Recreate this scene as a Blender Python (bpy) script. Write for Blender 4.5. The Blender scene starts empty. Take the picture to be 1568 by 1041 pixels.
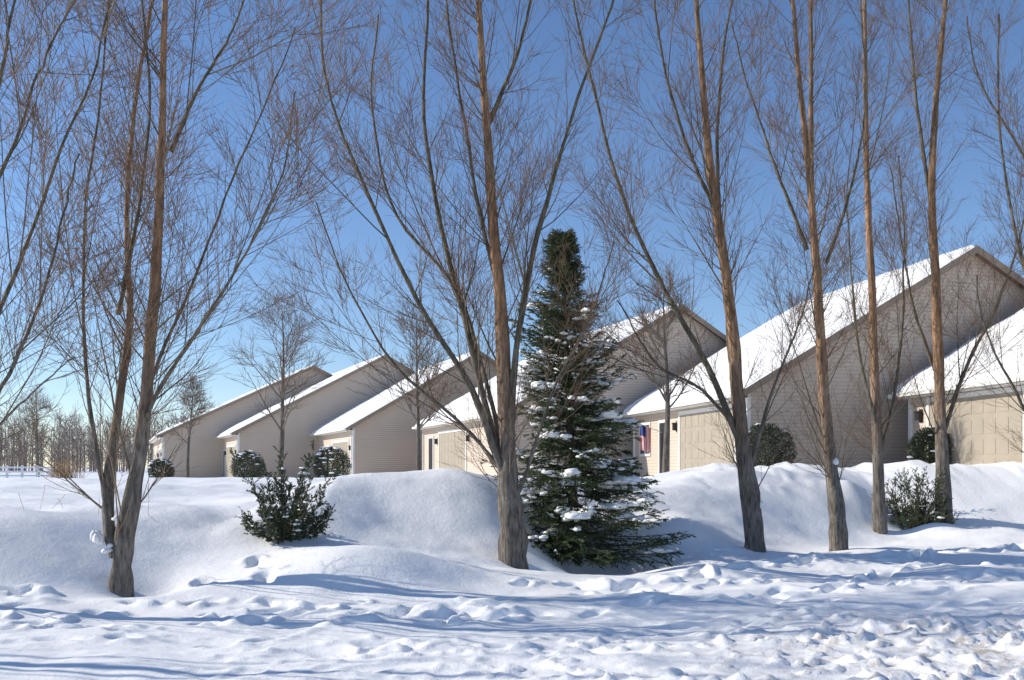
import bpy, bmesh, math, random
import numpy as np
rng=np.random.default_rng(7); random.seed(7)
S=bpy.context.scene
COL=S.collection
S.view_settings.view_transform='Standard'; S.view_settings.look='None'; S.view_settings.exposure=0

# ---------------------------------------------------------------- helpers
def sstep(a,b,t):
    u=np.clip((t-a)/(b-a),0,1); return u*u*(3-2*u)
_tab=np.random.default_rng(3).random((256,256))
def vn(x,y,o=0):
    x=np.asarray(x,float)+o*17.3; y=np.asarray(y,float)+o*31.7
    xi=np.floor(x).astype(int); yi=np.floor(y).astype(int)
    fx=x-xi; fy=y-yi; fx=fx*fx*(3-2*fx); fy=fy*fy*(3-2*fy)
    a=_tab[xi&255,yi&255]; b=_tab[(xi+1)&255,yi&255]; c=_tab[xi&255,(yi+1)&255]; d=_tab[(xi+1)&255,(yi+1)&255]
    return (a*(1-fx)+b*fx)*(1-fy)+(c*(1-fx)+d*fx)*fy-.5
def fbm(x,y,o=0,n=4):
    # octaves rotated against each other so no grid direction shows
    r=0; a=1; X=np.asarray(x,float); Y=np.asarray(y,float)
    for i in range(n):
        r=r+a*vn(X,Y,o+i*5); a*=.5
        X,Y=(X*.8-Y*.6)*2,(X*.6+Y*.8)*2
    return r

def make_mesh(name,verts,faces,mats,cols=None,smooth=True,parent=None,midx=None,loc=None):
    verts=np.asarray(verts,np.float32); faces=np.asarray(faces,np.int32)
    me=bpy.data.meshes.new(name); k=faces.shape[1]; nf=len(faces)
    me.vertices.add(len(verts)); me.vertices.foreach_set('co',verts.ravel())
    me.loops.add(nf*k); me.loops.foreach_set('vertex_index',faces.ravel())
    me.polygons.add(nf); me.polygons.foreach_set('loop_start',np.arange(0,nf*k,k,dtype=np.int32))
    me.polygons.foreach_set('loop_total',np.full(nf,k,np.int32))
    me.polygons.foreach_set('use_smooth',np.full(nf,smooth,bool))
    for m in (mats if isinstance(mats,list) else [mats]): me.materials.append(m)
    if midx is not None: me.polygons.foreach_set('material_index',np.asarray(midx,np.int32))
    me.update(calc_edges=True)
    if cols is not None:
        c=np.ones((len(verts),4),np.float32); c[:,:3]=cols
        at=me.color_attributes.new('Col','FLOAT_COLOR','POINT'); at.data.foreach_set('color',c.ravel())
    ob=bpy.data.objects.new(name,me); COL.objects.link(ob)
    if parent: ob.parent=parent
    if loc is not None: ob.location=loc
    return ob

def tubes(pts,rad,k):
    m,n,_=pts.shape
    t=np.gradient(pts,axis=1); t/=np.linalg.norm(t,axis=2,keepdims=True)+1e-9
    mt=np.abs(t.mean(1)); ref=np.where(mt[:,2:3]>.7,np.array([[1.,.1,0]]),np.array([[0,.1,1.]]))
    a=np.cross(t,ref[:,None,:]); a/=np.linalg.norm(a,axis=2,keepdims=True)+1e-9
    b=np.cross(t,a)
    th=np.arange(k)*2*np.pi/k
    v=pts[:,:,None,:]+rad[:,:,None,None]*(a[:,:,None,:]*np.cos(th)[None,None,:,None]+b[:,:,None,:]*np.sin(th)[None,None,:,None])
    idx=np.arange(m*n*k).reshape(m,n,k)
    q=np.stack([idx[:,:-1,:],np.roll(idx,-1,2)[:,:-1,:],np.roll(idx,-1,2)[:,1:,:],idx[:,1:,:]],-1).reshape(-1,4)
    return v.reshape(-1,3),q
class Buf:
    def __init__(s): s.v=[];s.f=[];s.c=[];s.n=0
    def add(s,v,f,c):
        s.v.append(v); s.f.append(f+s.n); s.n+=len(v)
        c=np.asarray(c,float); s.c.append(np.broadcast_to(c,(len(v),3)) if c.ndim==1 else c)
    def tubes(s,p,r,k,col):
        v,q=tubes(p,r,k)
        if np.ndim(col)==3: col=np.repeat(col.reshape(-1,3),k,0)
        elif np.ndim(col)==2: col=np.repeat(np.asarray(col),p.shape[1]*k,0)
        s.add(v,q,col)
    def mesh(s,name,mat,**kw):
        return make_mesh(name,np.concatenate(s.v),np.concatenate(s.f),mat,cols=np.concatenate(s.c),**kw)

def norm(v): return v/(np.linalg.norm(v,axis=-1,keepdims=True)+1e-9)
def grow(P0,D0,L,n,up,wig):
    m=len(P0); nz=rng.normal(size=(m,n-1,3))
    d=norm(D0[:,None,:]+np.cumsum(nz,1)*wig+np.linspace(0,1,n-1)[None,:,None]*np.array([0,0,up]))
    st=d*(np.asarray(L)[:,None,None]/(n-1))
    return np.concatenate([P0[:,None,:],P0[:,None,:]+np.cumsum(st,1)],1)
def sample(pts,rad,idx,t):
    n=pts.shape[1]; f=t*(n-1); i=np.minimum(f.astype(int),n-2); u=(f-i)[:,None]
    p=pts[idx,i]*(1-u)+pts[idx,i+1]*u
    r=rad[idx,i]*(1-u[:,0])+rad[idx,i+1]*u[:,0]
    return p,norm(pts[idx,i+1]-pts[idx,i]),r
def child_dirs(tan,a0,a1,flat=0.0):
    m=len(tan); rv=rng.normal(size=(m,3)); rv[:,2]*=(1-flat)
    rv=norm(rv-(rv*tan).sum(1,keepdims=True)*tan)
    a=np.radians(rng.uniform(a0,a1,m))[:,None]
    return norm(np.cos(a)*tan+np.sin(a)*rv)

# ---------------------------------------------------------------- materials
def mat(name):
    m=bpy.data.materials.new(name); m.use_nodes=True; nt=m.node_tree
    return m,nt,nt.nodes['Principled BSDF']
def N(nt,t,**kw):
    n=nt.nodes.new(t)
    for k,v in kw.items(): setattr(n,k,v)
    return n
def simple(name,col,rough=.7,nscale=8,var=.15,bump=.1,bscale=None,spec=.3):
    m,nt,b=mat(name)
    tc=N(nt,'ShaderNodeTexCoord'); nz=N(nt,'ShaderNodeTexNoise'); nz.inputs['Scale'].default_value=nscale; nz.inputs['Detail'].default_value=3
    nt.links.new(tc.outputs['Object'],nz.inputs['Vector'])
    r=N(nt,'ShaderNodeValToRGB'); c=np.array(col)
    r.color_ramp.elements[0].position=.3; r.color_ramp.elements[1].position=.7
    r.color_ramp.elements[0].color=(*(c*(1-var)),1); r.color_ramp.elements[1].color=(*np.minimum(c*(1+var),1),1)
    nt.links.new(nz.outputs['Fac'],r.inputs['Fac']); nt.links.new(r.outputs['Color'],b.inputs['Base Color'])
    b.inputs['Roughness'].default_value=rough; b.inputs['Specular IOR Level'].default_value=spec
    if bump:
        n2=N(nt,'ShaderNodeTexNoise'); n2.inputs['Scale'].default_value=bscale or nscale*3; n2.inputs['Detail'].default_value=3
        nt.links.new(tc.outputs['Object'],n2.inputs['Vector'])
        bp=N(nt,'ShaderNodeBump'); bp.inputs['Strength'].default_value=bump; bp.inputs['Distance'].default_value=.02
        nt.links.new(n2.outputs['Fac'],bp.inputs['Height']); nt.links.new(bp.outputs['Normal'],b.inputs['Normal'])
    return m
def attr_mat(name,rough=.8,nscale=30,lo=.65,hi=1.35,bump=.5,stretch=(1,1,.25),spec=.2,dist=.02,plain=False):
    m,nt,b=mat(name)
    at=N(nt,'ShaderNodeAttribute'); at.attribute_name='Col'
    b.inputs['Roughness'].default_value=rough; b.inputs['Specular IOR Level'].default_value=spec
    if plain:
        nt.links.new(at.outputs['Color'],b.inputs['Base Color']); return m
    tc=N(nt,'ShaderNodeTexCoord'); mp=N(nt,'ShaderNodeMapping'); mp.inputs['Scale'].default_value=stretch
    nz=N(nt,'ShaderNodeTexNoise'); nz.inputs['Scale'].default_value=nscale; nz.inputs['Detail'].default_value=4; nz.inputs['Roughness'].default_value=.65
    nt.links.new(tc.outputs['Object'],mp.inputs['Vector']); nt.links.new(mp.outputs['Vector'],nz.inputs['Vector'])
    mr=N(nt,'ShaderNodeMapRange'); mr.inputs['From Min'].default_value=.3; mr.inputs['From Max'].default_value=.7
    mr.inputs['To Min'].default_value=lo; mr.inputs['To Max'].default_value=hi
    nt.links.new(nz.outputs['Fac'],mr.inputs['Value'])
    vm=N(nt,'ShaderNodeVectorMath',operation='SCALE'); nt.links.new(at.outputs['Color'],vm.inputs[0]); nt.links.new(mr.outputs[0],vm.inputs['Scale'])
    nt.links.new(vm.outputs[0],b.inputs['Base Color'])
    if bump:
        bp=N(nt,'ShaderNodeBump'); bp.inputs['Strength'].default_value=bump; bp.inputs['Distance'].default_value=dist
        nt.links.new(nz.outputs['Fac'],bp.inputs['Height']); nt.links.new(bp.outputs['Normal'],b.inputs['Normal'])
    return m

BARK=attr_mat('bark',.85,22,.35,1.55,1.0,(1,1,.2),dist=.055)
TWIG=attr_mat('twig_bark',.6,plain=True,spec=.3)
NEEDLE=attr_mat('needles',.55,plain=True,spec=.3)

def snow_mat(name,ground=False):
    m,nt,b=mat(name)
    tc=N(nt,'ShaderNodeTexCoord')
    def nz(s,d=5,r=.6):
        n=N(nt,'ShaderNodeTexNoise'); n.inputs['Scale'].default_value=s; n.inputs['Detail'].default_value=d; n.inputs['Roughness'].default_value=r
        nt.links.new(tc.outputs['Object'],n.inputs['Vector']); return n
    n2=nz(13,4,.7); n3=nz(75,2)
    b.inputs['Base Color'].default_value=(.96,.955,.945,1)
    if ground:
        sp=N(nt,'ShaderNodeSeparateXYZ'); nt.links.new(tc.outputs['Object'],sp.inputs[0])
        mx=N(nt,'ShaderNodeMapRange'); mx.inputs['From Min'].default_value=.5; mx.inputs['From Max'].default_value=4
        my=N(nt,'ShaderNodeMapRange'); my.inputs['From Min'].default_value=11.5; my.inputs['From Max'].default_value=8.8
        nt.links.new(sp.outputs[0],mx.inputs['Value']); nt.links.new(sp.outputs[1],my.inputs['Value'])
        g=nz(6.5,6,.75); gr=N(nt,'ShaderNodeMapRange'); gr.inputs['From Min'].default_value=.46; gr.inputs['From Max'].default_value=.62
        nt.links.new(g.outputs['Fac'],gr.inputs['Value'])
        m1=N(nt,'ShaderNodeMath',operation='MULTIPLY'); m2=N(nt,'ShaderNodeMath',operation='MULTIPLY'); m3=N(nt,'ShaderNodeMath',operation='MULTIPLY'); m3.inputs[1].default_value=.8
        nt.links.new(mx.outputs[0],m1.inputs[0]); nt.links.new(my.outputs[0],m1.inputs[1])
        nt.links.new(m1.outputs[0],m2.inputs[0]); nt.links.new(gr.outputs[0],m2.inputs[1]); nt.links.new(m2.outputs[0],m3.inputs[0])
        mix=N(nt,'ShaderNodeMix',data_type='RGBA'); nt.links.new(m3.outputs[0],mix.inputs['Factor'])
        mix.inputs[6].default_value=(.96,.955,.945,1); mix.inputs[7].default_value=(.46,.37,.27,1)
        nt.links.new(mix.outputs[2],b.inputs['Base Color'])
    b.inputs['Roughness'].default_value=.55; b.inputs['Specular IOR Level'].default_value=.25
    bp=N(nt,'ShaderNodeBump'); bp.inputs['Strength'].default_value=.45; bp.inputs['Distance'].default_value=.025
    nt.links.new(n2.outputs['Fac'],bp.inputs['Height'])
    bq=N(nt,'ShaderNodeBump'); bq.inputs['Strength'].default_value=.5; bq.inputs['Distance'].default_value=.01
    nt.links.new(n3.outputs['Fac'],bq.inputs['Height']); nt.links.new(bp.outputs['Normal'],bq.inputs['Normal'])
    nt.links.new(bq.outputs['Normal'],b.inputs['Normal'])
    return m
SNOWG=snow_mat('snow_ground',True); SNOW=snow_mat('snow')

def siding_mat():
    m,nt,b=mat('vinyl_siding'); tc=N(nt,'ShaderNodeTexCoord'); sp=N(nt,'ShaderNodeSeparateXYZ')
    nt.links.new(tc.outputs['Object'],sp.inputs[0])
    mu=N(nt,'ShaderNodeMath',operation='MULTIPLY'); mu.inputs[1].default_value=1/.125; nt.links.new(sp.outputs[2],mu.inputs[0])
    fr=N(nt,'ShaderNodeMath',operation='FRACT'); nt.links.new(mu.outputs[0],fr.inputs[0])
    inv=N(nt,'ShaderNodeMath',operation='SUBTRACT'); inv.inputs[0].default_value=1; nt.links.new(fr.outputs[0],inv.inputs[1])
    bp=N(nt,'ShaderNodeBump'); bp.inputs['Strength'].default_value=.8; bp.inputs['Distance'].default_value=.02
    nt.links.new(inv.outputs[0],bp.inputs['Height']); nt.links.new(bp.outputs['Normal'],b.inputs['Normal'])
    nz=N(nt,'ShaderNodeTexNoise'); nz.inputs['Scale'].default_value=1.2; nt.links.new(tc.outputs['Object'],nz.inputs['Vector'])
    r=N(nt,'ShaderNodeValToRGB'); r.color_ramp.elements[0].color=(.55,.45,.36,1); r.color_ramp.elements[1].color=(.61,.505,.41,1)
    nt.links.new(nz.outputs['Fac'],r.inputs['Fac'])
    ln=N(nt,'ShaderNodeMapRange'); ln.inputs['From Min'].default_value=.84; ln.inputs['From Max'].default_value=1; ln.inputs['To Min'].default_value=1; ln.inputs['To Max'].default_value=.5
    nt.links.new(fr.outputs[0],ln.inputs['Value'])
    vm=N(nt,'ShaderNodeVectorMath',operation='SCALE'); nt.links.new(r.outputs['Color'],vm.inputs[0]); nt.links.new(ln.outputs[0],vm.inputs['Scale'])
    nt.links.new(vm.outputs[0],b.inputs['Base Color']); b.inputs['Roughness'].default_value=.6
    return m
SIDING=siding_mat()
TRIM=simple('white_trim',(.72,.70,.66),.5,3,.05,0)
SHINGLE=simple('brown_shingles',(.13,.09,.07),.9,12,.4,.5)
DOORM=simple('garage_door_paint',(.36,.31,.245),.6,2,.06,.05)
RAKE=simple('rake_paint',(.27,.21,.16),.6,3,.1,0)
DARK=simple('dark_metal',(.03,.03,.03),.4,5,.1,0)
GLASS=simple('window_glass',(.05,.06,.08),.1,2,.1,0,spec=.6)
PLASTICW=simple('white_vinyl_fence',(.75,.76,.78),.5,3,.05,0)

# ---------------------------------------------------------------- terrain
XC=[-60,-14,-9,-6,-4.2,-3,-1.2,0.3,1.6,3,4.2,5.2,6.2,7.6,9,10.5,14,60]
HC=[.9,.95,.95,.93,1.05,1.42,1.5,1.38,1.05,1.22,1.42,1.62,1.5,1.62,1.45,1.6,1.65,1.4]
def ground_h(x,y):
    x=np.asarray(x,float); y=np.asarray(y,float)
    wob=.35*vn(x*.35,y*.35,2)
    s=(y-15.3-.68*np.clip(x,-22,9))/1.21+wob
    hc=np.interp(x+.5*vn(x*.6,y*.6,9),XC,HC)
    crest=sstep(-.3,3.4,s)
    yard=1.25-.65*np.clip((y-30)/45,0,1)
    b=sstep(4.5,10,s)
    h=crest*(hc*(1-b)+yard*b)
    def g(cx,cy,rx,ry,a,rot=0):
        c,sn=math.cos(rot),math.sin(rot); dx=x-cx; dy=y-cy
        return a*np.exp(-(((dx*c+dy*sn)/rx)**2+((-dx*sn+dy*c)/ry)**2))
    h=h+g(-2.0,13.3,1.7,1.3,.55,.4)+g(-6.6,12.4,1.5,1.6,.42)+g(-.6,17.5,1.2,1.0,.15)
    h=h-g(1.45,17.3,1.05,1.3,.66)-g(-4.5,12.15,.5,.5,.20)-g(.5,15.3,.5,.4,.12)
    h=h+g(7.9,22.6,.55,.5,.35)+g(3.3,18.3,1.1,.8,.28)+g(10.2,20.6,1.5,.8,.25)+g(9.1,21.2,.7,.35,.3)
    h=h+g(7,8.6,3.5,.9,.10)
    near=1-sstep(30,60,y)
    und=.15*fbm(x*.55,y*.8,4,3)*near
    h=h+und*(.3+.7*sstep(8,12,y))
    return h
def detail(x,y):
    s=(y-15.3-.68*np.clip(x,-22,9))/1.21
    tr=1-sstep(-3.3,-1.3,s+1.2*vn(x*.5,y*.5,7))
    bank=1-sstep(8.6,10.8,y-.16*x+1.0*vn(x*.7,y*.7,13))
    wx=x+.25*fbm(x*1.5,y*1.5,70,2); wy=y+.25*fbm(x*1.5,y*1.5,80,2)
    lum=fbm(wx*1.3,wy*2.2,20,3)
    patch=sstep(-.25,.3,fbm(x*.6,y*.9,110,2))
    chunk=np.maximum(0,fbm(wx*7,wy*8,30,3)-.04)
    right=sstep(-2,4,x)
    d=tr*(.034*lum+.012*patch*fbm(x*6,y*7,90,2))+bank*(.02*lum+(.05*patch+.16*right)*chunk)
    d+= .014*fbm(x*1.8,y*1.8,40,3)+.004*fbm(x*8,y*8,50,2)
    d+= sstep(3,6,x)*sstep(1.5,3,s)*(1-sstep(5,8,s))*.24*np.maximum(0,fbm(x*1.3,y*1.3,60,3)+.05)
    return d
def axis(a,b,st,far,lo):
    m=np.arange(a,b+st/2,st)
    up=[];d=st;v=m[-1]
    while v<far: d*=1.13; v+=d; up.append(v)
    dn=[];d=st;v=m[0]
    while v>lo: d*=1.13; v-=d; dn.append(v)
    return np.array(dn[::-1]+list(m)+up)
ax=axis(-11,13,.038,2500,-2500); ay=axis(6.6,22,.038,3500,-60)
GX,GY=np.meshgrid(ax,ay)
Z=ground_h(GX,GY)+detail(GX,GY)*((GX>-30)&(GX<30)&(GY<45))
def pit(cx,cy,rx,ry,a,rot):
    i0,i1=np.searchsorted(ax,[cx-.8,cx+.8]); j0,j1=np.searchsorted(ay,[cy-.8,cy+.8])
    if i1-i0<2 or j1-j0<2: return
    X=GX[j0:j1,i0:i1]-cx; Y=GY[j0:j1,i0:i1]-cy
    c,s=math.cos(rot),math.sin(rot)
    u=(X*c+Y*s)/rx; v=(-X*s+Y*c)/ry
    q=np.sqrt(u**2+v**2)*(1+.9*vn(X*4.5+cx*3,Y*4.5+cy*3,11))
    Z[j0:j1,i0:i1]+= -a*(1-sstep(.3,1.3,q)) + a*.4*np.exp(-((q-1.5)/.5)**2)*np.clip(.1+u*.7+1.4*vn(X*6+cx,Y*6,4),0,1)
def track(pts,depth=.09,step=.38,spread=.13):
    pts=np.array(pts,float)
    for a,b in zip(pts[:-1],pts[1:]):
        L=np.linalg.norm(b-a); n=max(1,int(L/step)); ang=math.atan2(b[1]-a[1],b[0]-a[0])
        for i in range(n):
            if random.random()<.15: continue
            p=a+(b-a)*i/n; sd=(1 if i%2 else -1)*spread
            cx=p[0]-math.sin(ang)*sd+random.gauss(0,.12); cy=p[1]+math.cos(ang)*sd+random.gauss(0,.12)
            pit(cx,cy,random.uniform(.15,.3),random.uniform(.07,.12),depth*random.uniform(.5,1.4),ang+random.gauss(0,.35))
track([(-3.0,11.0),(-3.2,12.0),(-3.6,13.0),(-3.9,13.8)],.18,.45)
track([(-6.5,11.2),(-5,11.0),(-3,10.6),(-1,11.2),(1.2,12.4),(3.5,13.7),(6,15.2),(9,17)],.14)
track([(-6,9.6),(-3,9.9),(0,10.5),(3,12.2),(6,13.8),(10,15.8)],.13)
track([(.2,13),(1.5,13.4),(3.5,15.4),(5.5,16.6),(8,18),(11,19.3)],.14)
track([(9,13.6),(6.5,14.4),(4,14.2),(2,13.0)],.11)
for _ in range(80):
    cx=random.uniform(-7,11); cy=8.6+random.random()**1.2*2.6+max(0,cx)*.42
    pit(cx,cy,random.uniform(.13,.34),random.uniform(.06,.12),random.uniform(.03,.11),random.uniform(-.4,.9))
ny,nx=GX.shape; idx=np.arange(nx*ny).reshape(ny,nx)
q=np.stack([idx[:-1,:-1],idx[:-1,1:],idx[1:,1:],idx[1:,:-1]],-1).reshape(-1,4)
make_mesh('snow_ground',np.stack([GX,GY,Z],-1).reshape(-1,3),q,SNOWG)
def gh(x,y): return float(ground_h(x,y))

# ---------------------------------------------------------------- snow lumps
def ico(sub=2):
    bm=bmesh.new(); bmesh.ops.create_icosphere(bm,subdivisions=sub,radius=1)
    v=np.array([x.co[:] for x in bm.verts]); f=np.array([[l.index for l in p.verts] for p in bm.faces]); bm.free(); return v,f
IV,IF=ico(2)
def lumps(name,C,Sx,parent=None,mat_=None,rot=None,rough=.13):
    C=np.asarray(C); Sx=np.asarray(Sx); m=len(C); k=len(IV)
    v=IV[None]*(1+rough*rng.normal(size=(m,k,1)).clip(-1.3,1.3))
    v=v*Sx[:,None,:]
    v[...,2]=np.where(v[...,2]<0,v[...,2]*.5,v[...,2])
    if rot is not None:
        c,s=np.cos(rot)[:,None],np.sin(rot)[:,None]; x=v[...,0]*c-v[...,1]*s; y=v[...,0]*s+v[...,1]*c; v=np.stack([x,y,v[...,2]],-1)
    v=v+C[:,None,:]
    f=(IF[None]+np.arange(m)[:,None,None]*k).reshape(-1,3)
    return make_mesh(name,v.reshape(-1,3),f,mat_ or SNOW,parent=parent)

# ---------------------------------------------------------------- street trees
def catmull(P,n):
    P=np.array(P,float); Q=np.vstack([2*P[0]-P[1],P,2*P[-1]-P[-2]]); out=[]
    seg=len(P)-1
    for t in np.linspace(0,seg,n):
        i=min(int(t),seg-1); u=t-i; a,b,c,d=Q[i:i+4]
        out.append(.5*((2*b)+(-a+c)*u+(2*a-5*b+4*c-d)*u*u+(-a+3*b-3*c+d)*u**3))
    return np.array(out)
C_BASE=np.array([.19,.165,.14]); C_OR=np.array([.37,.215,.12]); C_OL=np.array([.16,.135,.09]); C_TW=np.array([.21,.13,.08])
def street_tree(X,Y,stems,nlong=8,dens=1.0,name='bare_street_tree',snow=()):
    k=Y/1500.; gz=gh(X,Y)-.12
    base=stems[0][0][0]; B=Buf(); T=Buf(); n=30
    SP=[];SR=[];SC=[]
    for si,st in enumerate(stems):
        pts,w0,w1,orange=st
        p=catmull(pts,n); x=(p[:,0]-base[0])*k; z=(base[1]-p[:,1])*k
        y0=random.uniform(-.16,.16) if si else random.uniform(-.03,.03)
        y=y0*(z-z[0])
        y=y+.03*np.cumsum(rng.normal(size=n))*np.linspace(0,1,n)
        x=x+.006*np.cumsum(rng.normal(size=n))
        P=np.stack([x,y,z],-1); t=np.linspace(0,1,n)
        if si==0: P[0,2]-=.3
        else: w0=w0*.82
        r=(w0*(1-t)**1.45+w1*t)*k/2
        r=r*(1+.09*rng.normal(size=n)*np.where(t<.25,1,.4))
        if si==0: r=r*(1+.28*np.exp(-(np.maximum(z,0)/.22))+.14*np.exp(-((z-.85)/.3)**2))
        hmix=np.clip((z-1.7)/2.6,0,1)[:,None]
        top=np.clip((z-7)/3,0,1)[:,None]
        c=C_BASE*(1-hmix)+(C_OR if orange else C_OL)*hmix; c=c*(1-top*.5)+C_OL*top*.5
        c=c*rng.uniform(.82,1.15,(n,1))
        SP.append(P);SR.append(r);SC.append(c)
    SP=np.array(SP);SR=np.array(SR);SC=np.array(SC)
    v,qf=tubes(SP,SR,14)
    vv=v.reshape(len(SP),n,14,3); ctr=SP[:,:,None,:]
    rid=1+.09*rng.normal(size=(len(SP),1,14,1))*np.ones((1,n,1,1))+.05*rng.normal(size=(len(SP),n,14,1))
    vv=ctr+(vv-ctr)*rid
    B.add(vv.reshape(-1,3),qf,np.repeat(SC.reshape(-1,3),14,0))
    ns=len(SP)
    def level(PP,RR,cnt,t0,t1,a0,a1,Lf,nseg,up,wig,rf,rmin,rmax,rend,sides,col,flat=0,tp=1.0):
        idx=np.repeat(np.arange(len(PP)),cnt) if np.ndim(cnt) else np.repeat(np.arange(len(PP)),int(cnt))
        m=len(idx); t=t0+(t1-t0)*rng.random(m)**tp
        p,tan,r=sample(PP,RR,idx,t); dd=child_dirs(tan,a0,a1,flat)
        dd[:,2]=np.abs(dd[:,2])*.9+.05; dd=norm(dd)
        L=Lf(t,m)
        pts=grow(p,dd,L,nseg,up,wig); r0=np.clip(r*rf,rmin,rmax)
        rr=r0[:,None]*np.linspace(1,0,nseg)[None]+rend*np.linspace(0,1,nseg)[None]
        T.tubes(pts,rr,sides,col*(rng.uniform(.5,1.35,(m,1)))); return pts,rr
    lenS=np.linalg.norm(np.diff(SP,axis=1),axis=2).sum(1)
    PL,RL=level(SP,SR,np.maximum(2,(nlong/ns*np.ones(ns)).astype(int)),.14,.6,18,36,lambda t,m:rng.uniform(1.8,3.6,m),12,.5,.035,.40,.009,.019,.003,5,C_OL)
    cntS=np.maximum(3,(lenS*3.3*dens)).astype(int)
    P1,R1=level(SP,SR,cntS,.12,.98,22,48,lambda t,m:rng.uniform(.6,2.0,m)*(1.15-.5*t),7,.45,.06,.28,.0055,.012,.0024,4,C_OL*.6+C_TW*.4)
    P1b,R1b=level(PL,RL,int(9*dens),.2,.97,22,45,lambda t,m:rng.uniform(.4,1.3,m)*(1.2-.5*t),7,.4,.06,.40,.0045,.009,.0024,4,C_OL*.5+C_TW*.5)
    PA=np.concatenate([P1,P1b]);RA=np.concatenate([R1,R1b])
    P2,R2=level(PA,RA,max(2,int(6.6*dens+.5)),.15,.97,20,50,lambda t,m:rng.uniform(.25,.85,m)*(1.2-.5*t),5,.3,.07,.5,.0028,.0048,.0022,3,C_TW)
    if dens>.6:
        P3,R3=level(P2,R2,3,.15,.95,20,50,lambda t,m:rng.uniform(.12,.42,m),3,.2,.08,.7,.0024,.0034,.0019,3,C_TW*1.05)
    ob=B.mesh(name,BARK,loc=(X,Y,gz))
    T.mesh('branches_and_twigs',TWIG,parent=ob)
    if snow:
        C=[];Sz=[]
        for (px,py,w,h) in snow:
            for _ in range(4):
                C.append([(px-base[0])*k+random.gauss(0,.03),-.07+random.gauss(0,.03),(base[1]-py)*k+random.gauss(0,.03)]); Sz.append([w*k*random.uniform(.25,.45),w*k*random.uniform(.25,.45),h*k*random.uniform(.25,.5)])
        lumps('snow_in_crotch',C,Sz,parent=ob)
    return ob
def ST(pts,w0,w1,o=0): return (pts,w0,w1,o)
street_tree(-4.87,12.2,[
 ST([(187,918),(190,860),(203,780),(222,680),(240,500),(252,350),(262,200),(270,60),(274,-80),(276,-260)],36,6,1),
 ST([(180,850),(165,790),(168,690),(180,560),(185,470),(172,300),(178,100),(200,-50),(215,-200)],22,4,1),
 ST([(175,850),(158,760),(140,650),(125,500),(122,320),(140,120),(150,-60)],13,3,0),
 ST([(183,480),(205,400),(232,290),(250,160),(246,0),(240,-150)],10,3,0),
 ST([(196,800),(212,640),(228,560),(290,400),(345,240),(400,110),(440,0)],10,2,0),
 ST([(210,720),(235,620),(320,500),(400,385),(450,280),(470,170)],9,2,0),
 ST([(262,230),(310,130),(370,40),(400,-60)],9,2,0)],nlong=12,snow=[(186,792,18,10),(158,822,14,26),(172,838,12,12)])
street_tree(.03,15.5,[
 ST([(788,874),(785,800),(778,740),(775,650),(768,480),(757,350),(748,200),(738,50),(730,-80),(726,-260)],38,6,1),
 ST([(778,745),(745,620),(705,460),(668,310),(645,150),(650,0),(648,-120)],16,4,0),
 ST([(775,735),(725,600),(645,470),(580,330),(522,190),(505,80),(515,-60)],13,3,0),
 ST([(778,720),(740,560),(700,430),(600,300),(560,120),(565,-40)],9,3,0),
 ST([(780,680),(792,540),(815,400),(850,270),(885,160),(935,30),(965,-90)],15,3,0),
 ST([(785,780),(822,670),(850,590),(905,480),(935,380)],9,2,0),
 ST([(762,430),(735,330),(712,180),(690,40),(680,-90)],9,3,0),
 ST([(748,190),(790,90),(820,-20),(835,-120)],9,3,0),
 ST([(772,720),(700,640),(610,560),(540,440),(500,330)],8,2,0)],nlong=14,dens=1.05)
street_tree(4.44,17.8,[
 ST([(1158,856),(1150,780),(1137,700),(1127,600),(1113,450),(1090,300),(1075,150),(1066,0),(1060,-100),(1056,-250)],31,5,1),
 ST([(1138,700),(1085,570),(1005,430),(945,290),(905,140),(872,0),(860,-100)],13,3,0),
 ST([(1120,560),(1108,420),(1102,260),(1108,110),(1128,-20),(1140,-140)],12,3,0),
 ST([(1145,740),(1180,600),(1215,500),(1235,400)],8,2,0),
 ST([(1095,330),(1050,230),(1010,110),(990,-30)],8,3,0),
 ST([(1130,660),(1070,600),(1000,560),(940,470)],8,2,0)],nlong=11,snow=[(1160,775,14,12)])
street_tree(6.2,18.7,[
 ST([(1280,850),(1277,780),(1265,690),(1252,560),(1240,400),(1228,240),(1212,100),(1200,-40),(1190,-200)],27,5,1),
 ST([(1277,780),(1270,660),(1268,480),(1262,320),(1266,160),(1272,0),(1274,-170)],21,5,1),
 ST([(1235,380),(1190,270),(1150,150),(1120,30)],8,2,0),
 ST([(1264,400),(1300,280),(1320,160),(1310,0)],8,2,0)],nlong=9,snow=[(1272,710,12,16)])
street_tree(7.97,21.2,[
 ST([(1347,834),(1346,760),(1342,640),(1337,480),(1332,300),(1331,120),(1332,-60),(1332,-220)],22,5,1),
 ST([(1345,720),(1372,620),(1388,500),(1395,380),(1390,240)],8,2,0),
 ST([(1340,660),(1315,560),(1300,440),(1290,300)],7,2,0)],nlong=7)
street_tree(9.9,22.4,[
 ST([(1447,828),(1441,720),(1436,600),(1430,450),(1424,300),(1430,170),(1442,30),(1450,-90),(1452,-230)],22,5,1),
 ST([(1440,700),(1475,580),(1520,480),(1550,360),(1560,200)],8,2,0),
 ST([(1426,330),(1400,200),(1380,60),(1370,-60)],8,2,0),
 ST([(1436,600),(1405,500),(1385,400),(1370,270)],7,2,0)],nlong=8)
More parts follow.
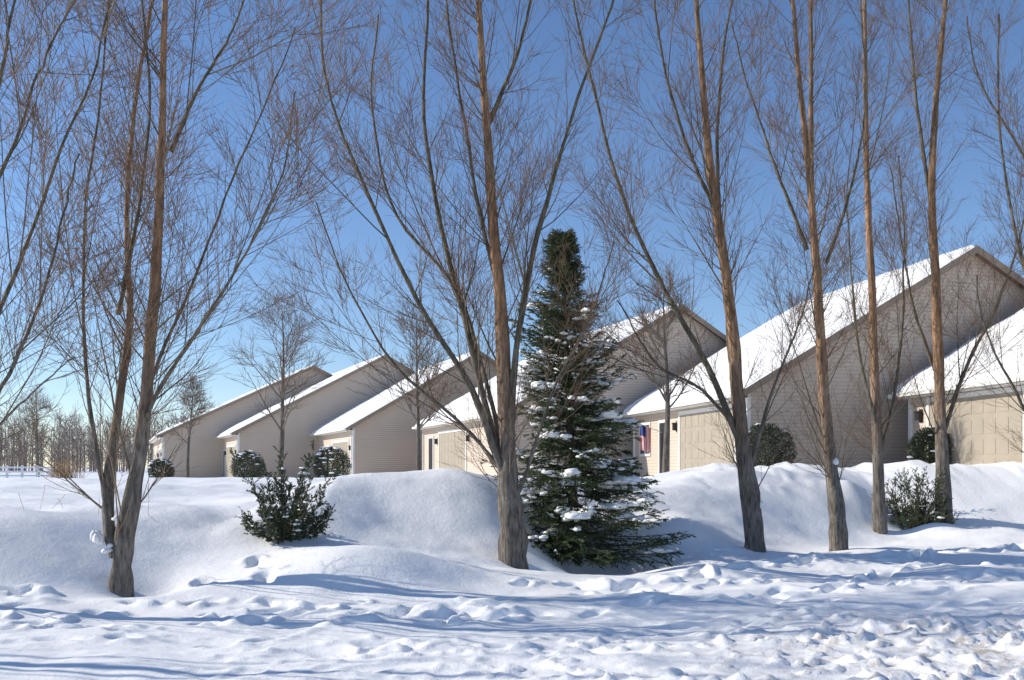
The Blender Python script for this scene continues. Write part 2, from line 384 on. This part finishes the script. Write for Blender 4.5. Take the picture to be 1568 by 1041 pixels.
street_tree(11.9,20.4,[
 ST([(1660,845),(1655,700),(1650,500),(1645,300),(1640,100),(1640,-100)],24,5,1),
 ST([(1655,760),(1600,690),(1545,600),(1500,520),(1480,430)],10,2,0),
 ST([(1652,600),(1600,480),(1570,330),(1555,160),(1560,0)],10,3,0),
 ST([(1650,500),(1620,380),(1590,250),(1530,120),(1510,0)],9,2,0)],nlong=10)
street_tree(-6.5,10.6,[
 ST([(-130,955),(-132,860),(-128,700),(-120,500),(-118,300),(-110,100),(-100,-100),(-95,-300)],34,6,1),
 ST([(-130,840),(-80,680),(-30,520),(20,370),(70,200),(110,60),(130,-80)],14,3,0),
 ST([(-128,800),(-60,700),(10,600),(60,470),(90,330),(112,240)],12,3,0),
 ST([(-122,560),(-60,400),(0,240),(40,100),(90,-10)],12,3,0),
 ST([(-120,460),(-50,280),(0,130),(20,0),(40,-100)],11,3,0),
 ST([(-128,760),(-60,720),(0,655),(50,600),(90,560)],9,2,0)],nlong=12,dens=.85)
street_tree(-10.6,8.6,[
 ST([(0,0),(0,-200),(-10,-500),(5,-800),(10,-1100),(0,-1400)],50,8,1),
 ST([(0,-150),(-60,-400),(-140,-700),(-200,-1100)],26,5,0),
 ST([(0,-200),(60,-450),(160,-700),(220,-1100)],24,5,0)],nlong=6,dens=.3)
street_tree(-15.8,5.6,[
 ST([(0,0),(0,-300),(-10,-700),(15,-1200),(10,-1700),(0,-2200)],70,10,1),
 ST([(0,-250),(-100,-600),(-240,-1200),(-300,-1800)],36,6,0),
 ST([(0,-250),(100,-700),(240,-1200),(320,-1800)],36,6,0)],nlong=6,dens=.3)

# ---------------------------------------------------------------- small yard trees
def yard_tree(X,Y,H,r0,name='bare_yard_tree',spread=1.0,col=C_BASE*.8,clear=.28):
    B=Buf(); T=Buf(); n=16; gz=gh(X,Y)-.1
    P=grow(np.zeros((1,3)),np.array([[random.uniform(-.03,.03),0,1.]]),[H*.95],n,.2,.02)
    R=np.linspace(r0,.008,n)[None]; B.tubes(P,R,10,np.array([col]))
    def lv(PP,RR,cnt,t0,t1,a0,a1,Lf,ns,up,wig,rf,rmin,rend,sides,c):
        idx=np.repeat(np.arange(len(PP)),cnt); m=len(idx); t=rng.uniform(t0,t1,m)
        p,tan,r=sample(PP,RR,idx,t); d=child_dirs(tan,a0,a1); d[:,2]=np.abs(d[:,2]); L=Lf(t,m)
        q=grow(p,norm(d),L,ns,up,wig); rr=np.maximum(r*rf,rmin)[:,None]*np.linspace(1,0,ns)+rend*np.linspace(0,1,ns)
        T.tubes(q,rr,sides,c*rng.uniform(.8,1.25,(m,1))); return q,rr
    a,ar=lv(P,R,26,clear,.95,35,62,lambda t,m:H*spread*.42*(1.15-t)*rng.uniform(.7,1.2,m),9,.45,.07,.45,.012,.006,5,col)
    b,br=lv(a,ar,8,.2,.95,25,55,lambda t,m:H*spread*.13*rng.uniform(.5,1.2,m),6,.3,.08,.55,.007,.005,4,col)
    c,cr=lv(b,br,6,.15,.95,25,55,lambda t,m:H*spread*.065*rng.uniform(.5,1.3,m),3,.2,.08,.6,.005,.004,3,C_TW*.8)
    ob=B.mesh(name,BARK,loc=(X,Y,gz)); T.mesh('branches_and_twigs',TWIG,parent=ob); return ob
yard_tree(-9.5,40,7.6,.13,spread=1.15)
yard_tree(-14.9,45,4.8,.09,spread=.9,clear=.35)
yard_tree(-3.05,32,5.9,.09,spread=.95,clear=.25)
yard_tree(4.62,29.5,6.2,.11,spread=1.0,clear=.3)
yard_tree(-30,62,6,.1)

# ---------------------------------------------------------------- conifers
def blades(P,D,L,W):
    m=len(P); side=norm(np.cross(D,rng.normal(size=(m,3))))
    v=np.stack([P-side*W[:,None],P+side*W[:,None],P+D*L[:,None]],1).reshape(-1,3)
    return v,np.arange(m*3).reshape(m,3)
def spruce(X,Y,H,R,name='spruce_tree',lean=-.08,nb=560):
    gz=gh(X,Y)-.12
    root=bpy.data.objects.new(name,None); root.location=(X,Y,gz); COL.objects.link(root)
    B=Buf(); n=16; z=np.linspace(0,H,n)
    tr=np.stack([lean*z*.5,0*z,z],-1)[None]; B.tubes(tr,np.linspace(.11,.006,n)[None],10,np.array([[.10,.075,.055]]))
    zz=H*(.03+.95*rng.random(nb)**1.2); zz=np.sort(zz)
    t=zz/H; az=rng.uniform(0,2*np.pi,nb)
    L=R*((1-t)**.62)*rng.uniform(.62,1.12,nb)*(1+.3*vn(t*11+az*.5,az*.9,6)*2)+.04
    L*=1+.18*np.maximum(0,np.cos(az+.3))*(t<.28)
    el=np.where(t>.8,.75,np.where(t>.5,.30,-.08))+rng.normal(size=nb)*.12
    D=np.stack([np.cos(az)*np.cos(el),np.sin(az)*np.cos(el),np.sin(el)],-1)
    P0=np.stack([lean*zz*.5,0*zz,zz],-1)
    P=grow(P0,D,L,8,.30,.06); Rr=np.linspace(.012,.003,8)[None]*np.ones((nb,1)); B.tubes(P,Rr,4,np.array([[.07,.055,.04]]*nb))
    cnt=20; idx=np.repeat(np.arange(nb),cnt); m=len(idx); tt=rng.uniform(.15,1,m)
    p,tan,r=sample(P,Rr,idx,tt); sd=np.cross(tan,[0,0,1.]); sd=norm(sd)*rng.choice([-1,1],m)[:,None]
    dd=norm(tan*.8+sd*.75+rng.normal(size=(m,3))*.15+np.array([0,0,-.25]))
    TL=(.10+.34*(1-tt)*L[idx]/R)*rng.uniform(.6,1.2,m)+.05
    TW=grow(p,dd,TL,5,-.15,.06)
    B.mesh('wood',TWIG,parent=root)
    k=22; i2=np.repeat(np.arange(m),k); t2=rng.random(len(i2)); pp,ta,_=sample(TW,np.ones((m,5)),i2,t2)
    nd=norm(ta*1.1+norm(rng.normal(size=(len(i2),3)))*.75+np.array([0,0,.1]))
    i3=np.repeat(np.arange(nb),60); t3=rng.uniform(.2,1,len(i3)); p3,ta3,_=sample(P,Rr,i3,t3); nd3=norm(ta3*.8+norm(rng.normal(size=(len(i3),3)))*.8)
    PP=np.concatenate([pp,p3]); DD=np.concatenate([nd,nd3]); M=len(PP); hh=PP[:,2]/H
    v,f=blades(PP,DD,rng.uniform(.035,.062,M),rng.uniform(.0065,.0105,M)*(1-.4*hh))
    base=np.array([.05,.075,.034])*rng.uniform(.4,1.8,(M,1))
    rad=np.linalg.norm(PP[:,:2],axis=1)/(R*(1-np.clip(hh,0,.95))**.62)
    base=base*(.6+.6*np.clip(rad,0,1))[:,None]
    yel=rng.random((M,1))<.22*np.clip(rad,0,1)[:,None]
    base=np.where(yel,np.array([[.13,.14,.05]]),base)
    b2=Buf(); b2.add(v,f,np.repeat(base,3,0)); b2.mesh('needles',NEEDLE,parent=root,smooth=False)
    ms=720; i4=rng.integers(0,nb,ms); hz=zz[i4]/H; keep=(hz<.88)&(rng.random(ms)<np.where(hz>.62,.35,np.where(hz<.10,.3,1.0)))&(vn(az[i4]*2,zz[i4]*2,3)>-.2); i4=i4[keep]; ms=len(i4)
    tc=rng.uniform(.5,.99,ms); s0=rng.gamma(3,.023,ms).clip(.02,.15)*(1.15-.8*zz[i4]/H)
    C=[];SZ=[];RT=[]
    for j in range(5):
        tj=np.clip(tc+rng.normal(size=ms)*.09,.2,1); p4,ta4,_=sample(P,Rr,i4,tj); s=s0*rng.uniform(.4,1.05,ms)
        p4=p4+rng.normal(size=(ms,3))*np.stack([s0*.9,s0*.9,s0*.12],-1); p4[:,2]+=.02+s*.35
        C.append(p4);SZ.append(np.stack([s*1.5,s*1.05,s*.6],-1));RT.append(np.arctan2(ta4[:,1],ta4[:,0]))
    lumps('snow_on_boughs',np.concatenate(C),np.concatenate(SZ),parent=root,rot=np.concatenate(RT),rough=.2)
    return root
spruce(1.14,17.6,5.95,1.52)

def juniper(X,Y,H,R,name='juniper_shrub',nb=70,col=(.06,.075,.035),snow=30,lift=.5,sink=.08):
    gz=gh(X,Y)-sink
    root=bpy.data.objects.new(name,None); root.location=(X,Y,gz); COL.objects.link(root)
    B=Buf(); az=rng.uniform(0,2*np.pi,nb); el=rng.uniform(.05,1.45,nb)
    D=np.stack([np.cos(az)*np.cos(el),np.sin(az)*np.cos(el),np.sin(el)],-1)
    L=np.where(el>.9,H,R+.4*(H-R)*el)*rng.uniform(.45,1.0,nb)
    P=grow(np.zeros((nb,3))+rng.normal(size=(nb,3))*[.05,.05,.03],D,L,9,lift,.09)
    Rr=np.linspace(.014,.003,9)[None]*np.ones((nb,1)); B.tubes(P,Rr,5,np.array([[.10,.075,.055]]*nb))
    idx=np.repeat(np.arange(nb),26); m=len(idx); tt=rng.uniform(.15,1,m)**.8; p,tan,_=sample(P,Rr,idx,tt)
    dd=child_dirs(tan,25,60); TW=grow(p,dd,rng.uniform(.05,.15,m)*H/1.5,5,.1,.08)
    B.mesh('wood',TWIG,parent=root)
    k=30; i2=np.repeat(np.arange(m),k); pp,ta,_=sample(TW,np.ones((m,5)),i2,rng.random(len(i2)))
    nd=norm(ta*.7+norm(rng.normal(size=(len(i2),3)))*.8); M=len(pp)
    v,f=blades(pp,nd,rng.uniform(.02,.04,M),rng.uniform(.006,.009,M))
    c=np.array(col)*rng.uniform(.5,1.9,(M,1)); b2=Buf(); b2.add(v,f,np.repeat(c,3,0)); b2.mesh('needles',NEEDLE,parent=root,smooth=False)
    if snow:
        i4=rng.integers(0,nb,snow); p4,ta4,_=sample(P,Rr,i4,rng.uniform(.35,.9,snow)); s=rng.uniform(.015,.06,snow); p4[:,2]+=.04
        lumps('snow_on_foliage',p4,np.stack([s*1.8,s*.9,s*.5],-1),parent=root,rot=np.arctan2(ta4[:,1],ta4[:,0]),rough=.2)
    return root
juniper(-3.38,14.4,1.62,.82,nb=60,snow=90,col=(.07,.085,.045))
juniper(9.1,22.2,2.0,1.15,nb=100,snow=50,sink=.45)

def round_shrub(X,Y,R,name='round_evergreen_shrub',snow=70):
    gz=gh(X,Y); root=bpy.data.objects.new(name,None); root.location=(X,Y,gz+R*.75); COL.objects.link(root)
    m=9000; d=norm(rng.normal(size=(m,3))); rad=R*(rng.random(m)**.25)*(1+.12*vn(d[:,0]*3+9,d[:,2]*3+d[:,1]*3,3)*2)
    P=d*rad[:,None]; P[:,2]*=1.05
    v,f=blades(P,norm(d+rng.normal(size=(m,3))*.7),rng.uniform(.05,.09,m),rng.uniform(.012,.022,m))
    c=np.array([.05,.065,.035])*rng.uniform(.4,1.6,(m,1)); b=Buf(); b.add(v,f,np.repeat(c,3,0)); b.mesh('leaves',NEEDLE,parent=root,smooth=False)
    B=Buf(); st=grow(np.tile([0,0,-R],(14,1)).astype(float),norm(rng.normal(size=(14,3))*[1,1,.3]+[0,0,1.2]),np.full(14,R*1.5),6,.1,.05)
    B.tubes(st,np.full((14,6),.012),5,np.array([[.1,.08,.06]]*14)); B.mesh('stems',TWIG,parent=root)
    if snow:
        d=norm(rng.normal(size=(snow,3))+[-.2,-.1,.9]); s=rng.uniform(.03,.09,snow)
        lumps('snow_cap',d*R*1.0,np.stack([s*1.4,s*1.2,s*.6],-1),parent=root)
round_shrub(-21.5,60,.75); round_shrub(-13.5,50,.85); round_shrub(-8.3,45,.85); round_shrub(7.7,29.8,.85,snow=8); round_shrub(12.6,29.4,.7,snow=8)

# ---------------------------------------------------------------- houses
def box(x0,x1,y0,y1,z0,z1):
    v=[(x0,y0,z0),(x1,y0,z0),(x1,y1,z0),(x0,y1,z0),(x0,y0,z1),(x1,y0,z1),(x1,y1,z1),(x0,y1,z1)]
    f=[(0,3,2,1),(4,5,6,7),(0,1,5,4),(1,2,6,5),(2,3,7,6),(3,0,4,7)]
    return v,f
def boxes(name,L,m,parent,bev=0):
    V=[];F=[]
    for b in L:
        v,f=box(*b) if not isinstance(b[0],list) else b; o=len(V); V+=v; F+=[tuple(i+o for i in q) for q in f]
    me=bpy.data.meshes.new(name); me.from_pydata(V,[],F); me.materials.append(m); me.update()
    ob=bpy.data.objects.new(name,me); COL.objects.link(ob); ob.parent=parent
    if bev:
        md=ob.modifiers.new('b','BEVEL'); md.width=bev; md.segments=2
    return ob
def slab(p,t):
    v=[tuple(a) for a in p]+[(a[0],a[1],a[2]-t) for a in p]
    f=[(0,1,2,3),(7,6,5,4),(0,4,5,1),(1,5,6,2),(2,6,7,3),(3,7,4,0)]
    return [v,f]
def house(cx,cy,rot,w,L,zr,ze=4.07,gz=.9,gv=(1.0,6.0),lampv=(.5,),entry=True,snowt=.17,name='ranch_house'):
    root=bpy.data.objects.new(name,None); root.location=(cx,cy,0); root.rotation_euler=(0,0,math.radians(rot)); COL.objects.link(root)
    zb=gz-.8; W=2*w; oh=.45; rk=.35; sl=(zr-ze)/w
    V=[(0,0,zb),(W,0,zb),(W,L,zb),(0,L,zb),(0,0,ze),(W,0,ze),(W,L,ze),(0,L,ze),(w,0,zr),(w,L,zr)]
    F=[(0,1,5,8,4),(2,3,7,9,6),(3,0,4,7),(1,2,6,5)]
    me=bpy.data.meshes.new('walls'); me.from_pydata(V,[],F); me.materials.append(SIDING); me.update()
    ob=bpy.data.objects.new('walls',me); COL.objects.link(ob); ob.parent=root
    e=.16
    z_e=ze-oh*sl+e
    boxes('roof',[slab([(-oh,-rk,z_e),(w,-rk,zr+e),(w,L+rk,zr+e),(-oh,L+rk,z_e)],e-.01),
                  slab([(w,-rk,zr+e),(W+oh,-rk,z_e),(W+oh,L+rk,z_e),(w,L+rk,zr+e)],e-.01)],SHINGLE,root)
    def rake(y,m=.03):
        return [slab([(-oh,y-m,z_e-.02),(w,y-m,zr+e-.02),(w,y,zr+e-.02),(-oh,y,z_e-.02)],.24),
                slab([(w,y-m,zr+e-.02),(W+oh,y-m,z_e-.02),(W+oh,y,z_e-.02),(w,y,zr+e-.02)],.24)]
    boxes('rake_boards',rake(-rk-.002)+rake(L+rk+.032),RAKE,root)
    boxes('gutter',[(-oh-.13,-oh-.005,-rk,L+rk,z_e-.17,z_e-.05),(-oh+.0,-.003,-rk+.03,L+rk-.03,z_e-.20,z_e-.172)],TRIM,root,.01)
    boxes('downspout',[(-.09,-.004,.12,.20,zb,z_e-.42),(-.09,-.004,L-.3,L-.22,zb,z_e-.42)],TRIM,root,.008)
    boxes('corner_trim',[(-.03,.10,-.03,-.002,zb,ze-.12),(-.03,-.002,.0,.10,zb,ze-.2),(-.03,-.002,L-.12,L,zb,ze-.2)],TRIM,root)
    g0,g1=gv; top=gz+2.3; fr=.14
    boxes('garage_frame',[(-.05,-.002,g0-fr,g0,zb,top+fr),(-.05,-.002,g1,g1+fr,zb,top+fr),(-.05,-.002,g0,g1,top,top+fr)],TRIM,root)
    pn=[(-.02,-.001,g0,g1,zb,top)]; rows=4; cols=8; rh=2.3/rows; cw=(g1-g0)/cols
    for r in range(rows):
        for c in range(cols):
            pn.append((-.030,-.021,g0+c*cw+.07,g0+(c+1)*cw-.07,gz+r*rh+.08,gz+(r+1)*rh-.08))
    boxes('garage_door',pn,DOORM,root,.002)
    for lv in lampv+((g1+.45,) if g1+.7<L else ()):
        boxes('wall_lamp',[(-.16,-.03,lv-.05,lv+.05,gz+1.75,gz+2.0),(-.18,-.02,lv-.07,lv+.07,gz+2.0,gz+2.04),(-.02,-.003,lv-.05,lv+.05,gz+1.7,gz+2.1)],DARK,root,.01)
    if entry and L>g1+3:
        a=g1+1.3
        boxes('entry_door',[(-.03,-.002,a,a+.95,zb,gz+2.1)],DARK,root)
        boxes('entry_trim',[(-.06,-.002,a-.12,a,zb,gz+2.22),(-.06,-.002,a+.95,a+1.07,zb,gz+2.22),(-.06,-.002,a,a+.95,gz+2.1,gz+2.22)],TRIM,root)
        b=a+2.2
        if b+1.3<L:
            boxes('window',[(-.03,-.002,b,b+1.2,gz+.9,gz+2.1)],GLASS,root)
            boxes('window_trim',[(-.05,-.002,b-.09,b,gz+.8,gz+2.2),(-.05,-.002,b+1.2,b+1.29,gz+.8,gz+2.2),(-.05,-.002,b,b+1.2,gz+2.1,gz+2.2),(-.05,-.002,b,b+1.2,gz+.8,gz+.9),(-.045,-.002,b+.57,b+.63,gz+.9,gz+2.1)],TRIM,root)
    a=np.linspace(0,1,60); bb=np.linspace(0,1,60); A,Bq=np.meshgrid(a,bb,indexing='ij')
    x=-oh-.06+A*(w+oh+.10); y=-rk-.03+Bq*(L+2*rk+.06)
    edge=np.minimum(np.minimum(A*12,(1-A)*20),np.minimum(Bq*25,(1-Bq)*25)); ed=np.sqrt(np.clip(edge,0,1))
    wig=.05*fbm(y*1.1+cx,x*.6,5)
    x2=x+np.where(A<.1,wig*(1-A*10),0)
    zt=z_e+(x+oh)*sl+.004+ed*(snowt+.07*fbm(x*.8+cx,y*.8,8)); zt=np.where(ed<=0,zt-.02,zt)
    idx=np.arange(3600).reshape(60,60); q=np.stack([idx[:-1,:-1],idx[1:,:-1],idx[1:,1:],idx[:-1,1:]],-1).reshape(-1,4)
    make_mesh('roof_snow',np.stack([x2,y,zt],-1).reshape(-1,3),q,SNOW,parent=root)
    B=Buf()
    for (u,v_) in ((w*.8,L*.62),):
        zz=ze+u*sl+.1; p=np.array([[[u,v_,zz],[u,v_,zz+.3],[u,v_,zz+.5]]]); B.tubes(p,np.full((1,3),.05),10,np.array([[.2,.19,.18]]))
    B.mesh('vent_pipe',TWIG,parent=root)
    return root
house(7.5,31.2,11,7.95,11.6,8.78,gz=1.25,gv=(.9,5.9),lampv=(.45,))
house(0,41.6,18.8,7.9,16,8.75,gz=1.1,gv=(7,12.2),lampv=(6.5,))
house(-9.5,58.5,21,7.9,16.5,8.7,gz=.85,gv=(1.2,6.2))
house(-18.9,67.6,22.8,10.4,19,9.65,gz=.75,gv=(1.2,6.2))
house(-26.4,74.1,22,11.3,19,9.55,gz=.65,gv=(1.2,6.2))
house(13.55,24.9,8,7.9,6.4,8.75,gz=1.3,gv=(.8,5.2),lampv=(5.75,),entry=False)

# ---------------------------------------------------------------- flag
root=bpy.data.objects.new('american_flag',None); root.location=(5.86,39.0,0); COL.objects.link(root)
nu,nv=40,30; U,V_=np.meshgrid(np.arange(nu)/(nu-1),np.arange(nv)/(nv-1),indexing='ij')
fx=-.34-U*.42; fy=.07*np.sin(U*14+V_*2); fz=3.22-V_*1.0+.16*(U-.5)
cols=np.where((((U*12.99).astype(int))%2==0)[...,None],np.array([.55,.03,.04]),np.array([.75,.74,.72])); cols=np.where(((U>.46)&(V_<.42))[...,None],np.array([.03,.05,.2]),cols)
idx=np.arange(nu*nv).reshape(nu,nv); q=np.stack([idx[:-1,:-1],idx[1:,:-1],idx[1:,1:],idx[:-1,1:]],-1).reshape(-1,4)
make_mesh('cloth',np.stack([fx,fy,fz],-1).reshape(-1,3),q,TWIG,cols=cols.reshape(-1,3),parent=root)
B=Buf(); B.tubes(np.array([[[.15,0,2.95],[-.34,0,3.15],[-.85,0,3.34]]]),np.full((1,3),.015),8,np.array([[.6,.6,.58]])); B.mesh('pole',TWIG,parent=root)

# ---------------------------------------------------------------- rail fence far left
root=bpy.data.objects.new('white_rail_fence',None); root.location=(-34,52,gh(-34,52)); COL.objects.link(root)
L=[]
for i in range(13): L.append((i*.8-.05,i*.8+.05,-.05,.05,-.2,.75))
for z in (.2,.42,.64): L.append((0,9.6,-.085,-.052,z-.04,z+.04))
boxes('rails',L,PLASTICW,root,.01)

B=Buf(); m=260; P0=rng.normal(size=(m,3))*[.35,.25,0]; D=norm(rng.normal(size=(m,3))*[.25,.25,0]+[0,0,1])
B.tubes(grow(P0,D,rng.uniform(.5,1.15,m),6,-.5,.05),np.linspace(.008,.004,6)[None]*np.ones((m,1)),3,np.array([.42,.27,.13])*rng.uniform(.7,1.2,(m,1)))
B.mesh('ornamental_grass',TWIG,loc=(-20.6,45,gh(-20.6,45)-.1))
B=Buf(); m=10; P0=np.stack([rng.uniform(-7.5,-5,m),rng.uniform(13.5,16,m),np.zeros(m)],-1); P0[:,2]=ground_h(P0[:,0],P0[:,1])-.03
B.tubes(grow(P0,norm(rng.normal(size=(m,3))*[.4,.4,0]+[0,0,1]),rng.uniform(.15,.5,m),6,0,.1),np.full((m,6),.003),3,np.array([[.2,.13,.07]]*m))
B.mesh('dry_weeds',TWIG)

# ---------------------------------------------------------------- distant trees
B=Buf(); m=700
x=rng.uniform(-260,140,m); x[:420]=rng.uniform(-200,-50,420); y=rng.uniform(170,270,m); H=rng.uniform(8,14,m)*(1+.3*vn(x*.04,y*0,5))
P=grow(np.stack([x,y,np.full(m,.3)],-1),np.tile([0,0,1.],(m,1)),H,6,.1,.03); R=np.linspace(.16,.03,6)[None]*np.ones((m,1))
haze=np.array([.21,.17,.155])
B.tubes(P,R,3,haze*rng.uniform(.8,1.2,(m,1)))
idx=np.repeat(np.arange(m),13); t=rng.uniform(.05,.97,len(idx)); p,tan,r=sample(P,R,idx,t); d=child_dirs(tan,25,55)
P1=grow(p,d,H[idx]*rng.uniform(.12,.34,len(idx))*(1.2-t*.6),3,.5,.08); R1=np.linspace(.06,.03,3)[None]*np.ones((len(idx),1)); B.tubes(P1,R1,3,haze*rng.uniform(.8,1.2,(len(idx),1)))
i2=np.repeat(np.arange(len(idx)),4); t=rng.uniform(.2,1,len(i2)); p,tan,r=sample(P1,R1,i2,t); d=child_dirs(tan,25,55)
P2=grow(p,d,rng.uniform(.6,1.9,len(i2)),2,.2,.08); B.tubes(P2,np.full((len(i2),2),.03),3,haze*rng.uniform(.85,1.25,(len(i2),1)))
B.mesh('distant_treeline',TWIG)

# ---------------------------------------------------------------- light, sky, camera
EL=29; tosun=np.array([-.985,.12]); az=math.atan2(tosun[0],tosun[1])
w=bpy.data.worlds.new('World'); S.world=w; w.use_nodes=True; nt=w.node_tree; bg=nt.nodes['Background']
sky=nt.nodes.new('ShaderNodeTexSky'); sky.sky_type='NISHITA'; sky.sun_disc=False; sky.sun_elevation=math.radians(EL); sky.sun_rotation=az
sky.air_density=.9; sky.dust_density=0.0; sky.ozone_density=3.2; sky.altitude=0
hs=nt.nodes.new('ShaderNodeHueSaturation'); hs.inputs['Saturation'].default_value=1.04
mx=nt.nodes.new('ShaderNodeMix'); mx.data_type='RGBA'; mx.blend_type='MULTIPLY'; mx.inputs['Factor'].default_value=1; mx.inputs[7].default_value=(1.0,1.0,1.07,1)
nt.links.new(sky.outputs['Color'],hs.inputs['Color']); nt.links.new(hs.outputs['Color'],mx.inputs[6])
nt.links.new(mx.outputs[2],bg.inputs['Color']); bg.inputs['Strength'].default_value=.14
sd=bpy.data.lights.new('sun','SUN'); sd.energy=5.0; sd.angle=math.radians(.5); sd.color=(1,.94,.83)
so=bpy.data.objects.new('sun',sd); COL.objects.link(so)
from mathutils import Vector
c=math.cos(math.radians(EL)); u=tosun/np.linalg.norm(tosun)
so.rotation_euler=Vector((-u[0]*c,-u[1]*c,-math.sin(math.radians(EL)))).to_track_quat('-Z','Y').to_euler()
cd=bpy.data.cameras.new('camera'); co=bpy.data.objects.new('camera',cd); COL.objects.link(co)
co.location=(0,0,1.6); co.rotation_euler=(math.radians(90),0,0); cd.sensor_width=36; cd.lens=34.44; cd.shift_y=.124; cd.clip_end=6000; cd.clip_start=.1
S.camera=co
